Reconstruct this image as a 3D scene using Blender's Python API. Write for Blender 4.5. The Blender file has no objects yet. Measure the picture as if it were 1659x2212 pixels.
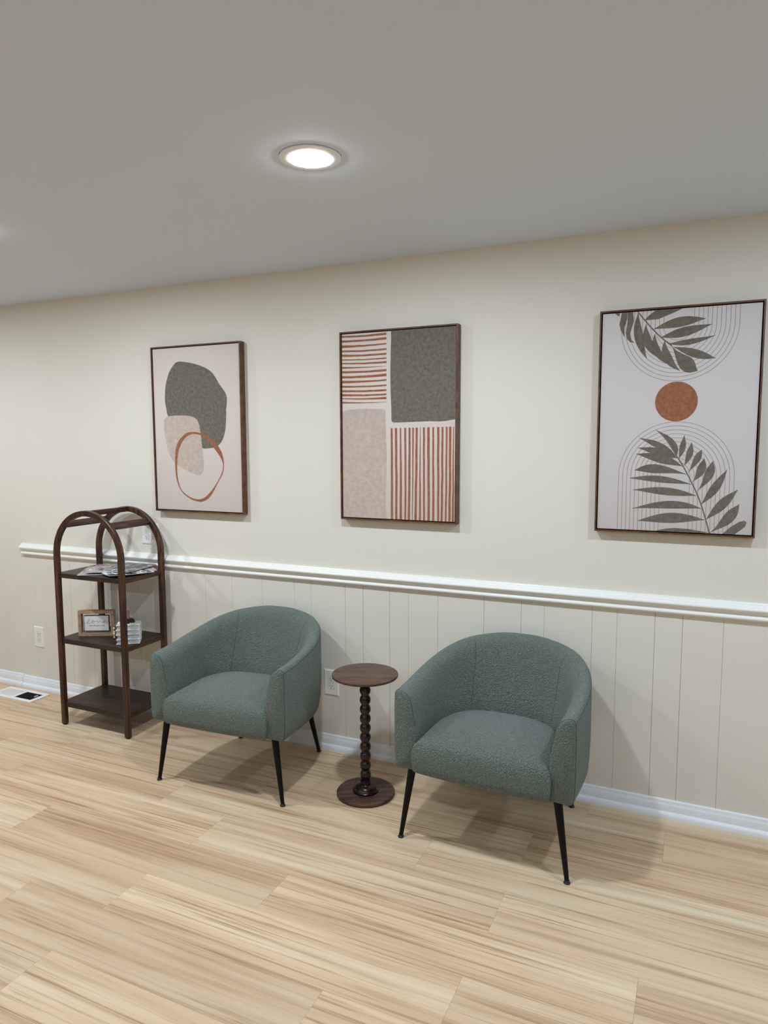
import bpy, bmesh, math, random
from mathutils import Vector, Matrix, geometry
random.seed(7)
PI = math.pi

# ------------------------------------------------------------------ camera, world, exposure
W, H = 1659, 2212
CAM_F, CAM_YAW, CAM_PITCH, CAM_ROLL = 1502.71, 0.42870, 0.1000, -0.0031
CAM_LOC = Vector((0.0, -3.0639, 1.5872))
scene = bpy.context.scene
COL = scene.collection

def cam_axes():
    cy, sy, cp, sp = math.cos(CAM_YAW), math.sin(CAM_YAW), math.cos(CAM_PITCH), math.sin(CAM_PITCH)
    F = Vector((-sy * cp, cy * cp, -sp)); R = Vector((cy, sy, 0)); U = R.cross(F)
    c, s = math.cos(CAM_ROLL), math.sin(CAM_ROLL)
    return R * c + U * s, U * c - R * s, F
CR, CU, CF = cam_axes()
cd = bpy.data.cameras.new('camera')
cd.sensor_fit = 'HORIZONTAL'; cd.sensor_width = 36.0; cd.lens = CAM_F / W * 36.0
cd.clip_start = 0.05
cam = bpy.data.objects.new('camera', cd); COL.objects.link(cam)
M = Matrix((CR, CU, -CF)).transposed().to_4x4(); M.translation = CAM_LOC
cam.matrix_world = M
scene.camera = cam

world = bpy.data.worlds.new('world'); scene.world = world
world.use_nodes = True
world.node_tree.nodes['Background'].inputs[0].default_value = (0.5, 0.5, 0.5, 1)
world.node_tree.nodes['Background'].inputs[1].default_value = 0.02

vs = scene.view_settings
vs.view_transform = 'Standard'; vs.look = 'None'; vs.gamma = 1.0; vs.use_curve_mapping = False
vs.exposure = 0.17
scene.cycles.use_denoising = True
scene.cycles.max_bounces = 10
scene.cycles.diffuse_bounces = 6

# downlights: (x, y, watts, colour); each one is built as a fitting further down
DL_R = 0.0935
WARM, NEUT, COOL = (0.80, 0.90, 0.985), (0.765, 0.885, 1.0), (0.68, 0.865, 1.09)
DOWNLIGHTS = []
for xx, tint, watts in ((-4.29, WARM, 15.3), (-2.70, WARM, 14.8), (-1.108, NEUT, 14.3), (0.48, COOL, 9.8), (2.07, COOL, 8.5)):
    for yy, k in ((-1.165, 1.05), (-4.40, 0.6)):
        DOWNLIGHTS.append((xx, yy, watts * k, tint))

# ------------------------------------------------------------------ helpers
def px_plane(x, y, p0, n):
    d = CR * ((x - W / 2) / CAM_F) - CU * ((y - H / 2) / CAM_F) + CF
    t = (p0 - CAM_LOC).dot(n) / d.dot(n)
    return CAM_LOC + d * t

def lin(c):
    def f(v):
        v /= 255.0
        return v / 12.92 if v <= 0.04045 else ((v + 0.055) / 1.055) ** 2.4
    return (f(c[0]), f(c[1]), f(c[2]), 1.0)

def obj(name, verts, faces, mat, parent=None, loc=(0, 0, 0), rz=0.0, smooth=None):
    me = bpy.data.meshes.new(name)
    me.from_pydata([tuple(v) for v in verts], [], faces)
    fix_normals(me)
    me.materials.append(mat)
    if smooth is not None:
        me.polygons.foreach_set('use_smooth', [True] * len(me.polygons))
        me.set_sharp_from_angle(angle=math.radians(smooth))
    o = bpy.data.objects.new(name, me); COL.objects.link(o)
    o.location = loc; o.rotation_euler = (0, 0, rz)
    if parent: o.parent = parent
    return o

def fix_normals(me):
    bm = bmesh.new(); bm.from_mesh(me)
    bmesh.ops.recalc_face_normals(bm, faces=bm.faces[:])
    bm.to_mesh(me); bm.free(); me.update()

def bm_obj(name, bm, mat, parent=None, loc=(0, 0, 0), rz=0.0, smooth=None):
    me = bpy.data.meshes.new(name)
    bmesh.ops.recalc_face_normals(bm, faces=bm.faces[:])
    bm.to_mesh(me); bm.free()
    me.materials.append(mat)
    if smooth is not None:
        me.polygons.foreach_set('use_smooth', [True] * len(me.polygons))
        me.set_sharp_from_angle(angle=math.radians(smooth))
    o = bpy.data.objects.new(name, me); COL.objects.link(o)
    o.location = loc; o.rotation_euler = (0, 0, rz)
    if parent: o.parent = parent
    return o

def add_box(bm, x0, x1, y0, y1, z0, z1, bevel=0.0, seg=1):
    b2 = bmesh.new()
    vv = [b2.verts.new(p) for p in ((x0, y0, z0), (x1, y0, z0), (x1, y1, z0), (x0, y1, z0), (x0, y0, z1), (x1, y0, z1), (x1, y1, z1), (x0, y1, z1))]
    for f in ((3, 2, 1, 0), (4, 5, 6, 7), (0, 1, 5, 4), (1, 2, 6, 5), (2, 3, 7, 6), (3, 0, 4, 7)):
        b2.faces.new([vv[i] for i in f])
    if bevel:
        bmesh.ops.bevel(b2, geom=b2.edges[:], offset=bevel, segments=seg, affect='EDGES', profile=0.5)
    merge(bm, b2)

def merge(bm, b2):
    m = {v: bm.verts.new(v.co) for v in b2.verts}
    for f in b2.faces:
        bm.faces.new([m[v] for v in f.verts])
    b2.free()

def box(name, x0, x1, y0, y1, z0, z1, mat, parent=None, bevel=0.0, seg=1, loc=(0, 0, 0), rz=0.0):
    bm = bmesh.new(); add_box(bm, x0, x1, y0, y1, z0, z1, bevel, seg)
    return bm_obj(name, bm, mat, parent, loc, rz, 35 if bevel and seg > 1 else None)

def lathe(prof, n=48, closed_top=True):
    """prof: (r, z) list from bottom to top -> verts, faces"""
    v, f = [], []
    for r, z in prof:
        for i in range(n):
            a = 2 * PI * i / n
            v.append((r * math.cos(a), r * math.sin(a), z))
    for k in range(len(prof) - 1):
        for i in range(n):
            j = (i + 1) % n
            f.append((k * n + i, k * n + j, (k + 1) * n + j, (k + 1) * n + i))
    f.append(tuple(range(n))[::-1]); f.append(tuple((len(prof) - 1) * n + i for i in range(n)))
    return v, f

def tube(pts, r, n=8, taper=None):
    """swept tube through 3-D points; taper: list of radii"""
    v, f = [], []
    pts = [Vector(p) for p in pts]
    prev = None
    for k, p in enumerate(pts):
        t = (pts[min(k + 1, len(pts) - 1)] - pts[max(k - 1, 0)]).normalized()
        if prev is None:
            a = Vector((0, 0, 1)) if abs(t.z) < 0.9 else Vector((1, 0, 0))
            nrm = t.cross(a).normalized()
        else:
            nrm = (prev - t * prev.dot(t)).normalized()
        prev = nrm; b = t.cross(nrm)
        rr = taper[k] if taper else r
        for i in range(n):
            a = 2 * PI * i / n
            v.append(p + (nrm * math.cos(a) + b * math.sin(a)) * rr)
    for k in range(len(pts) - 1):
        for i in range(n):
            j = (i + 1) % n
            f.append((k * n + i, k * n + j, (k + 1) * n + j, (k + 1) * n + i))
    f.append(tuple(range(n))[::-1]); f.append(tuple((len(pts) - 1) * n + i for i in range(n)))
    return v, f

def catmull(pts, sub=4, closed=True):
    out = []; n = len(pts)
    rng = range(n) if closed else range(n - 1)
    for i in rng:
        if closed:
            p0, p1, p2, p3 = pts[(i - 1) % n], pts[i], pts[(i + 1) % n], pts[(i + 2) % n]
        else:
            p0, p1, p2, p3 = pts[max(i - 1, 0)], pts[i], pts[i + 1], pts[min(i + 2, n - 1)]
        for k in range(sub):
            t = k / sub
            out.append(tuple(0.5 * ((2 * b) + (-a + c) * t + (2 * a - 5 * b + 4 * c - d) * t * t + (-a + 3 * b - 3 * c + d) * t ** 3)
                             for a, b, c, d in zip(p0, p1, p2, p3)))
    if not closed: out.append(tuple(pts[-1]))
    return out

def empty(name, loc=(0, 0, 0), rz=0.0):
    o = bpy.data.objects.new(name, None); COL.objects.link(o)
    o.empty_display_size = 0.1; o.location = loc; o.rotation_euler = (0, 0, rz)
    return o

def tag(o, label, cat, group=None):
    o['label'] = label; o['category'] = cat
    if group: o['group'] = group
    return o

def struct(o):
    o['kind'] = 'structure'; return o

def copy_tree(o, parent=None):
    c = o.copy(); COL.objects.link(c); c.parent = parent
    for ch in list(o.children): copy_tree(ch, c)
    return c

# ------------------------------------------------------------------ materials
def new_mat(name):
    m = bpy.data.materials.new(name); m.use_nodes = True
    nt = m.node_tree
    return m, nt, nt.nodes['Principled BSDF']

def N(nt, t, **kw):
    n = nt.nodes.new(t)
    for k, v in kw.items():
        if hasattr(n, k): setattr(n, k, v)
        else: n.inputs[k].default_value = v
    return n

def ramp(nt, fac, stops):
    r = nt.nodes.new('ShaderNodeValToRGB')
    e = r.color_ramp.elements
    e[0].position, e[0].color = stops[0]; e[1].position, e[1].color = stops[-1]
    for p, c in stops[1:-1]:
        k = e.new(p); k.color = c
    nt.links.new(fac, r.inputs[0]); return r

def coords(nt, scale=(1, 1, 1), use='Object'):
    tc = nt.nodes.new('ShaderNodeTexCoord'); mp = nt.nodes.new('ShaderNodeMapping')
    mp.inputs['Scale'].default_value = scale
    nt.links.new(tc.outputs[use], mp.inputs[0]); return mp

def paint(name, rgb, rough=0.6, bump=0.0, bscale=300, spec=0.3, var=0.0):
    m, nt, b = new_mat(name)
    b.inputs['Base Color'].default_value = lin(rgb); b.inputs['Roughness'].default_value = rough
    b.inputs['Specular IOR Level'].default_value = spec
    if bump or var:
        mp = coords(nt)
        no = N(nt, 'ShaderNodeTexNoise'); no.inputs['Scale'].default_value = bscale; no.inputs['Detail'].default_value = 4
        nt.links.new(mp.outputs[0], no.inputs['Vector'])
        if bump:
            bp = N(nt, 'ShaderNodeBump'); bp.inputs['Strength'].default_value = bump; bp.inputs['Distance'].default_value = 0.002
            nt.links.new(no.outputs['Fac'], bp.inputs['Height']); nt.links.new(bp.outputs[0], b.inputs['Normal'])
        if var:
            lo = tuple(max(0, c - var) for c in rgb); hi = tuple(min(255, c + var) for c in rgb)
            r = ramp(nt, no.outputs['Fac'], [(0.3, lin(lo)), (0.7, lin(hi))])
            nt.links.new(r.outputs[0], b.inputs['Base Color'])
    return m

def wood(name, stops, scale=(4, 60, 60), rough=0.4, spec=0.4, bump=0.1, detail=6):
    """streaky grain; small scale component = along the grain"""
    m, nt, b = new_mat(name)
    mp = coords(nt, scale)
    oi = nt.nodes.new('ShaderNodeObjectInfo')
    ad = N(nt, 'ShaderNodeVectorMath', operation='ADD')
    mul = N(nt, 'ShaderNodeVectorMath', operation='SCALE'); mul.inputs[3].default_value = 37.0
    cmb = nt.nodes.new('ShaderNodeCombineXYZ')
    for i in range(3): nt.links.new(oi.outputs['Random'], cmb.inputs[i])
    nt.links.new(cmb.outputs[0], mul.inputs[0])
    nt.links.new(mp.outputs[0], ad.inputs[0]); nt.links.new(mul.outputs[0], ad.inputs[1])
    no = N(nt, 'ShaderNodeTexNoise'); no.inputs['Scale'].default_value = 1.0; no.inputs['Detail'].default_value = detail
    no.inputs['Distortion'].default_value = 0.6
    nt.links.new(ad.outputs[0], no.inputs['Vector'])
    r = ramp(nt, no.outputs['Fac'], stops)
    nt.links.new(r.outputs[0], b.inputs['Base Color'])
    b.inputs['Roughness'].default_value = rough; b.inputs['Specular IOR Level'].default_value = spec
    if bump:
        bp = N(nt, 'ShaderNodeBump'); bp.inputs['Strength'].default_value = bump; bp.inputs['Distance'].default_value = 0.001
        nt.links.new(no.outputs['Fac'], bp.inputs['Height']); nt.links.new(bp.outputs[0], b.inputs['Normal'])
    return m

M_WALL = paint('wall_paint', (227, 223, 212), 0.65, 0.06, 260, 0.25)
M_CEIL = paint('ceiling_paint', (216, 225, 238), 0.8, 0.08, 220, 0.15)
M_WALL2 = paint('unseen_wall_low_bounce', (176, 171, 160), 0.7, 0.06, 260, 0.2)  # made-up tone for the unseen walls, darkened to cut bounce light
M_TRIM = paint('trim_gloss_white', (240, 239, 234), 0.35, 0.03, 60, 0.4)
M_BASE = paint('baseboard_white', (238, 240, 246), 0.35, 0.05, 60, 0.4)
M_PLATE = paint('outlet_plastic', (240, 239, 235), 0.35, 0, 1, 0.4)
M_SLOT = paint('slot_black', (22, 21, 20), 0.6)
M_VENT = paint('register_white_enamel', (240, 240, 238), 0.35, 0, 1, 0.4)
M_DUCT = paint('duct_dark', (24, 26, 30), 0.7)
M_BLACK = paint('leg_black_metal', (6, 7, 10), 0.5, 0, 1, 0.2)
M_GLIDE = paint('glide_dark_metal', (30, 30, 33), 0.18, 0, 1, 0.6)
M_GAP = paint('floater_gap_black', (16, 12, 10), 0.8)

DK = [(0.25, lin((28, 16, 11))), (0.5, lin((60, 37, 24))), (0.75, lin((104, 68, 43)))]
M_RACK_V = wood('walnut_upright', DK, (45, 45, 4), 0.38, 0.4)
M_RACK_X = wood('walnut_shelf', [(0.25, lin((30, 20, 15))), (0.5, lin((46, 32, 24))), (0.8, lin((66, 46, 34)))], (3, 40, 40), 0.42, 0.4)
M_RACK_Y = wood('walnut_bar', DK, (45, 4, 45), 0.38, 0.4)
M_TTOP = wood('table_walnut_top', [(0.25, lin((50, 33, 25))), (0.5, lin((82, 58, 45))), (0.78, lin((112, 84, 66)))], (7, 60, 60), 0.42, 0.4)
M_TSTEM = wood('table_dark_stain', [(0.2, lin((20, 9, 7))), (0.8, lin((48, 22, 16)))], (30, 30, 6), 0.25, 0.5, 0.05)
M_FRAME = wood('picture_frame_walnut', [(0.25, lin((70, 46, 30))), (0.5, lin((98, 68, 47))), (0.8, lin((124, 90, 64)))], (25, 25, 25), 0.45, 0.35)
M_OAK = wood('sign_driftwood', [(0.25, lin((130, 106, 86))), (0.5, lin((170, 143, 118))), (0.8, lin((196, 170, 144)))], (30, 90, 90), 0.6, 0.25)

def bouclé():
    m, nt, b = new_mat('green_boucle')
    mp = coords(nt)
    vo = N(nt, 'ShaderNodeTexVoronoi', feature='SMOOTH_F1'); vo.inputs['Scale'].default_value = 230; vo.inputs['Smoothness'].default_value = 0.4
    no = N(nt, 'ShaderNodeTexNoise'); no.inputs['Scale'].default_value = 90; no.inputs['Detail'].default_value = 3
    wv = N(nt, 'ShaderNodeVectorMath', operation='ADD')
    sc = N(nt, 'ShaderNodeVectorMath', operation='SCALE'); sc.inputs[3].default_value = 0.009
    nt.links.new(mp.outputs[0], no.inputs['Vector'])
    nt.links.new(no.outputs['Color'], sc.inputs[0]); nt.links.new(sc.outputs[0], wv.inputs[1]); nt.links.new(mp.outputs[0], wv.inputs[0])
    nt.links.new(wv.outputs[0], vo.inputs['Vector'])
    inv = N(nt, 'ShaderNodeMath', operation='SUBTRACT'); inv.inputs[0].default_value = 1.0
    nt.links.new(vo.outputs['Distance'], inv.inputs[1])
    bp = N(nt, 'ShaderNodeBump'); bp.inputs['Strength'].default_value = 1.0; bp.inputs['Distance'].default_value = 0.0062
    nt.links.new(inv.outputs[0], bp.inputs['Height']); nt.links.new(bp.outputs[0], b.inputs['Normal'])
    n2 = N(nt, 'ShaderNodeTexNoise'); n2.inputs['Scale'].default_value = 240; n2.inputs['Detail'].default_value = 2
    nt.links.new(mp.outputs[0], n2.inputs['Vector'])
    r = ramp(nt, n2.outputs['Fac'], [(0.3, lin((85, 97, 90))), (0.7, lin((119, 132, 124)))])
    nt.links.new(r.outputs[0], b.inputs['Base Color'])
    b.inputs['Roughness'].default_value = 0.95; b.inputs['Specular IOR Level'].default_value = 0.1
    b.inputs['Sheen Weight'].default_value = 0.25; b.inputs['Sheen Roughness'].default_value = 0.5
    return m
M_FAB = bouclé()
M_SEAM = paint('seam_thread', (64, 76, 70), 0.9)

def floor_mat():
    m, nt, b = new_mat('maple_plank')
    tc = nt.nodes.new('ShaderNodeTexCoord'); oi = nt.nodes.new('ShaderNodeObjectInfo')
    cmb = nt.nodes.new('ShaderNodeCombineXYZ')
    m1 = N(nt, 'ShaderNodeMath', operation='MULTIPLY'); m1.inputs[1].default_value = 91.7
    m2 = N(nt, 'ShaderNodeMath', operation='MULTIPLY'); m2.inputs[1].default_value = 53.3
    nt.links.new(oi.outputs['Random'], m1.inputs[0]); nt.links.new(oi.outputs['Random'], m2.inputs[0])
    nt.links.new(m1.outputs[0], cmb.inputs[0]); nt.links.new(m2.outputs[0], cmb.inputs[1])
    ad = N(nt, 'ShaderNodeVectorMath', operation='ADD')
    nt.links.new(tc.outputs['Object'], ad.inputs[0]); nt.links.new(cmb.outputs[0], ad.inputs[1])
    def noise(scale, det=4, dist=0.0):
        mp = nt.nodes.new('ShaderNodeMapping'); mp.inputs['Scale'].default_value = scale
        nt.links.new(ad.outputs[0], mp.inputs[0])
        n = N(nt, 'ShaderNodeTexNoise'); n.inputs['Scale'].default_value = 1; n.inputs['Detail'].default_value = det; n.inputs['Distortion'].default_value = dist
        nt.links.new(mp.outputs[0], n.inputs['Vector']); return n
    broad = noise((0.55, 9, 1), 3, 0.5)
    lane = noise((0.9, 34, 1), 4, 0.5)
    fine = noise((1.5, 95, 1), 4, 0.35)
    mask = noise((0.9, 7, 1), 2, 0.3)
    hair = noise((7, 430, 1), 2)
    base = ramp(nt, broad.outputs['Fac'], [(0.30, lin((200, 168, 137))), (0.45, lin((216, 189, 157))), (0.58, lin((222, 198, 167))), (0.72, lin((230, 213, 186)))])
    lan = ramp(nt, lane.outputs['Fac'], [(0.32, (0.76, 0.70, 0.635, 1)), (0.46, (0.97, 0.96, 0.95, 1)), (0.62, (1.03, 1.03, 1.03, 1))])
    m0 = N(nt, 'ShaderNodeMix', data_type='RGBA', blend_type='MULTIPLY'); m0.inputs[0].default_value = 1.0
    nt.links.new(base.outputs[0], m0.inputs[6]); nt.links.new(lan.outputs[0], m0.inputs[7])
    strk = ramp(nt, fine.outputs['Fac'], [(0.28, (0.56, 0.47, 0.385, 1)), (0.38, (0.76, 0.69, 0.61, 1)), (0.45, (1, 1, 1, 1)), (1.0, (1, 1, 1, 1))])
    mk = ramp(nt, mask.outputs['Fac'], [(0.38, (0.22, 0.22, 0.22, 1)), (0.56, (1, 1, 1, 1))])
    mx = N(nt, 'ShaderNodeMix', data_type='RGBA', blend_type='MULTIPLY')
    nt.links.new(mk.outputs[0], mx.inputs[0])
    nt.links.new(m0.outputs[2], mx.inputs[6]); nt.links.new(strk.outputs[0], mx.inputs[7])
    hr = ramp(nt, hair.outputs['Fac'], [(0.3, (0.93, 0.915, 0.89, 1)), (0.6, (1, 1, 1, 1))])
    mx2 = N(nt, 'ShaderNodeMix', data_type='RGBA', blend_type='MULTIPLY'); mx2.inputs[0].default_value = 0.8
    nt.links.new(mx.outputs[2], mx2.inputs[6]); nt.links.new(hr.outputs[0], mx2.inputs[7])
    hs = nt.nodes.new('ShaderNodeHueSaturation')
    mr = N(nt, 'ShaderNodeMapRange'); mr.inputs['To Min'].default_value = 0.93; mr.inputs['To Max'].default_value = 1.06
    nt.links.new(oi.outputs['Random'], mr.inputs[0]); nt.links.new(mr.outputs[0], hs.inputs['Value'])
    nt.links.new(mx2.outputs[2], hs.inputs['Color'])
    nt.links.new(hs.outputs[0], b.inputs['Base Color'])
    b.inputs['Roughness'].default_value = 0.48; b.inputs['Specular IOR Level'].default_value = 0.35
    bp = N(nt, 'ShaderNodeBump'); bp.inputs['Strength'].default_value = 0.12; bp.inputs['Distance'].default_value = 0.001
    nt.links.new(fine.outputs['Fac'], bp.inputs['Height']); nt.links.new(bp.outputs[0], b.inputs['Normal'])
    return m
M_FLOOR = floor_mat()
M_SUB = paint('floor_underlay', (150, 122, 92), 0.8)

def mottled(name, lo, hi, scale=28, rough=0.8):
    m, nt, b = new_mat(name)
    mp = coords(nt)
    no = N(nt, 'ShaderNodeTexNoise'); no.inputs['Scale'].default_value = scale; no.inputs['Detail'].default_value = 10; no.inputs['Roughness'].default_value = 0.72
    nt.links.new(mp.outputs[0], no.inputs['Vector'])
    r = ramp(nt, no.outputs['Fac'], [(0.32, lin(lo)), (0.68, lin(hi))])
    nt.links.new(r.outputs[0], b.inputs['Base Color']); b.inputs['Roughness'].default_value = rough
    b.inputs['Specular IOR Level'].default_value = 0.15
    return m
M_CANVAS = paint('canvas_blush_white', (214, 203, 197), 0.85, 0.08, 700, 0.15)
M_CANVAS3 = paint('canvas_cool_white', (209, 203, 202), 0.85, 0.08, 700, 0.15)
M_INK_OLIVE = mottled('ink_olive_grey', (92, 88, 79), (128, 122, 111), 60)
M_INK_LEAF = mottled('ink_leaf', (94, 90, 81), (124, 118, 108), 70)
M_INK_TAUPE = mottled('ink_taupe', (180, 163, 152), (204, 188, 178), 50)
M_INK_RUST = mottled('ink_rust', (134, 84, 61), (170, 114, 87), 55)
M_INK_LINE = paint('ink_arch_line', (158, 144, 139), 0.85, 0, 1, 0.1)

def lens_mat():
    m, nt, b = new_mat('downlight_lens')
    b.inputs['Base Color'].default_value = (1, 1, 1, 1)
    b.inputs['Emission Color'].default_value = (0.97, 0.99, 1, 1); b.inputs['Emission Strength'].default_value = 100
    return m
M_LENS = lens_mat()
M_RING = paint('downlight_trim', (244, 247, 250), 0.45, 0, 1, 0.3)

# ------------------------------------------------------------------ room shell
X0, X1, YB, ZC = -5.6, 2.7, -6.6, 2.44
bm = bmesh.new()
add_box(bm, X0, X1, 0.0, 0.13, 0.915, ZC + 0.1)          # plaster above the rail
add_box(bm, X0, -3.95, 0.0, 0.13, -0.05, 0.915)          # plaster left of the rail end
add_box(bm, -3.95, X1, 0.006, 0.13, -0.05, 0.915)        # backing of the wainscot
wall_back = struct(bm_obj('wall_back', bm, M_WALL))
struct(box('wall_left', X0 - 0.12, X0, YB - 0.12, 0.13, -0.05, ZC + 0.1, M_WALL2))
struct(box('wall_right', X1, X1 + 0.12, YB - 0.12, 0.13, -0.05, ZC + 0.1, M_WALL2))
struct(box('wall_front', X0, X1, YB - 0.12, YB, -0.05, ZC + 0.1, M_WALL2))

# wainscot boards with random-width grooves
GR = [-3.95, -3.859, -3.549, -3.369, -2.99, -2.72, -2.50, -2.318, -2.12, -1.918, -1.817, -1.619, -1.518, -1.372, -1.271, -1.12,
      -0.894, -0.719, -0.616, -0.409, -0.306, -0.155, -0.048, 0.104, 0.31, 0.42, 0.57, 0.67, 0.82, 0.97, 1.17, 1.28, 1.43, 1.53, 1.73, 1.88, 2.04, 2.25, 2.36, 2.52, X1]
for a, c in zip(GR[:-1], GR[1:]):
    g = random.choice((0.0002, 0.0003, 0.0003, 0.0007))
    bm = bmesh.new()
    w0, w1 = (a if a == GR[0] else a + g), c - g
    ch = 0.0009; c0 = 0.0 if a == GR[0] else ch
    prof = [(w0, 0.006), (w0, 0.0014), (w0 + c0, 0.0), (w1 - ch, 0.0), (w1, 0.0014), (w1, 0.006)]
    lo = [bm.verts.new((x, y, 0.004)) for x, y in prof]; hi = [bm.verts.new((x, y, 0.914)) for x, y in prof]
    for i in range(len(prof)):
        j = (i + 1) % len(prof); bm.faces.new((lo[i], lo[j], hi[j], hi[i]))
    bm.faces.new(lo); bm.faces.new(hi)
    bm_obj('wainscot_board', bm, M_WALL, wall_back)

def extrude_profile(name, prof, xa, xb, mat, smooth=40):
    """prof: (y, z) closed loop, swept along X"""
    n = len(prof)
    v = [(xa, y, z) for y, z in prof] + [(xb, y, z) for y, z in prof]
    f = [(i, (i + 1) % n, n + (i + 1) % n, n + i) for i in range(n)]
    f += [tuple(range(n)), tuple(range(2 * n - 1, n - 1, -1))]
    return obj(name, v, f, mat, smooth=smooth)

rail = [(0.0, 0.951), (-0.009, 0.951), (-0.0115, 0.9475), (-0.0125, 0.944), (-0.019, 0.942), (-0.0215, 0.939), (-0.0225, 0.936), (-0.028, 0.933),
        (-0.0315, 0.929), (-0.0325, 0.925), (-0.0315, 0.921), (-0.028, 0.917), (-0.021, 0.913), (-0.0165, 0.909), (-0.0145, 0.904), (-0.0145, 0.900),
        (-0.0165, 0.896), (-0.0195, 0.892), (-0.0205, 0.888), (-0.0195, 0.884), (-0.0165, 0.8815), (-0.0125, 0.881), (-0.0125, 0.8775), (-0.0105, 0.8765), (0.0, 0.8765)]
struct(extrude_profile('trim_1', rail, -3.955, X1, M_TRIM))
base = [(0.0, 0.074), (-0.005, 0.074), (-0.008, 0.0715), (-0.0095, 0.067), (-0.0098, 0.060), (-0.012, 0.057), (-0.0145, 0.052), (-0.0150, 0.030),
        (-0.0150, 0.026), (-0.019, 0.0255), (-0.024, 0.0225), (-0.0275, 0.018), (-0.0295, 0.012), (-0.030, 0.005), (-0.030, 0.0), (0.0, 0.0)]
struct(extrude_profile('baseboard_back', base, -4.0, X1, M_BASE))
struct(extrude_profile('baseboard_back', [(y, z * 1.06) for y, z in base], X0, -4.003, M_BASE))
for nm, loc, rz, ln in (('baseboard_left', (X0, 0, 0), PI / 2, None), ('baseboard_right', (X1, 0, 0), -PI / 2, None)):
    o = extrude_profile(nm, base, YB, -0.032, M_BASE) if nm == 'baseboard_left' else extrude_profile(nm, base, 0.032, -YB, M_BASE)
    o.location = loc; o.rotation_euler = (0, 0, rz); struct(o)
o = extrude_profile('baseboard_front', base, -X1 + 0.03, -X0 - 0.03, M_BASE); o.location = (0, YB, 0); o.rotation_euler = (0, 0, PI); struct(o)

# floor: planks laid along the wall, staggered
floor = struct(box('floor', X0, X1, YB, 0.13, -0.08, -0.006, M_SUB))
PL, PW = 1.2175, 0.2135
ROWY = -0.151
ref = {0: -0.08, 1: -0.568, 2: -0.925, 3: -0.576, 4: -0.114, 5: -0.592, 6: -0.946, 7: -0.585}
plank_cache = {}
def plank_mesh(l, w):
    key = (round(l, 4), round(w, 4))
    if key not in plank_cache:
        bm = bmesh.new(); g = 0.00015
        add_box(bm, -l / 2 + g, l / 2 - g, -w / 2 + g, w / 2 - g, -0.006, 0.0, 0.0004)
        me = bpy.data.meshes.new('plank'); bmesh.ops.recalc_face_normals(bm, faces=bm.faces[:]); bm.to_mesh(me); bm.free()
        me.materials.append(M_FLOOR); plank_cache[key] = me
    return plank_cache[key]
r = -1
while True:
    y1 = min(ROWY - r * PW, 0.0); y0 = max(ROWY - (r + 1) * PW, YB)
    if y1 <= YB + 0.001: break
    off = ref.get(r, random.uniform(0, PL))
    x = off - math.ceil((off - X0) / PL) * PL
    while x < X1:
        a, c = max(x, X0), min(x + PL, X1)
        if c - a > 0.02:
            o = bpy.data.objects.new('plank', plank_mesh(c - a, y1 - y0)); COL.objects.link(o)
            o.location = ((a + c) / 2, (y0 + y1) / 2, random.choice((0, 0, -0.0001, -0.0002))); o.parent = floor
        x += PL
    r += 1

# ceiling slab with the cut-outs for the downlights
def ceiling():
    outer = [(X0, YB), (X1, YB), (X1, 0.0), (X0, 0.0)]
    loops = [[Vector((x, y, 0)) for x, y in outer]]
    rnd = random.Random(3)
    for (x, y, _, _) in DOWNLIGHTS:
        d = (Vector((0.0, -3.06, 0)) - Vector((x, y, 0)))
        d = d.normalized() * 0.0034 if d.length > 0 else d
        n = 72
        loops.append([Vector((x + d.x + (DL_R + 0.0006 + rnd.uniform(-0.0007, 0.0009)) * math.cos(2 * PI * i / n),
                              y + d.y + (DL_R + 0.0006 + rnd.uniform(-0.0007, 0.0009)) * math.sin(2 * PI * i / n), 0)) for i in range(n)])
    tris = geometry.tessellate_polygon(loops)
    pts = [p for l in loops for p in l]; n = len(pts)
    v = [(p.x, p.y, ZC) for p in pts] + [(p.x, p.y, ZC + 0.0127) for p in pts]
    f = [tuple(t) for t in tris] + [tuple(i + n for i in t)[::-1] for t in tris]
    k = 0
    for l in loops:
        m = len(l)
        for i in range(m):
            j = (i + 1) % m; f.append((k + i, k + j, n + k + j, n + k + i))
        k += m
    return obj('ceiling', v, f, M_CEIL)
ceil_o = struct(ceiling())

# ------------------------------------------------------------------ downlights
def make_downlight():
    root = empty('recessed_downlight')
    R = DL_R
    v, f = lathe([(R - 0.003, 0.012), (R - 0.003, 0.0005), (R, -0.0008), (R, -0.0022), (R - 0.004, -0.0042), (0.060, -0.0062), (0.0575, -0.0062), (0.0565, -0.005), (0.0565, 0.012)], 72)
    f = f[:-2]
    n = 72; k = 8
    f += [(i, (i + 1) % n, k * n + (i + 1) % n, k * n + i) for i in range(n)]
    obj('trim_ring', v, f, M_RING, root, smooth=30)
    v, f = lathe([(0.0560, -0.0035), (0.0560, -0.0080), (0.0548, -0.0100), (0.0515, -0.0114), (0.03, -0.0120)], 48)
    obj('lens', v, f, M_LENS, root, smooth=40)
    v, f = lathe([(0.100, 0.0129), (0.100, 0.09), (0.098, 0.09), (0.098, 0.0129)], 48); f = f[:-2] + [tuple(range(48, 96))]
    obj('housing_can', v, f, M_DUCT, root)
    return root
def add_lamp(root, watts, tint):
    ld = bpy.data.lights.new('downlight_lamp', 'AREA'); ld.shape = 'DISK'; ld.size = 0.104; ld.energy = watts; ld.color = tint
    lo = bpy.data.objects.new('downlight_lamp', ld); COL.objects.link(lo)
    lo.location = (0, 0, -0.0135); lo.parent = root
proto = make_downlight()
roots = [proto] + [copy_tree(proto) for _ in DOWNLIGHTS[1:]]
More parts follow.
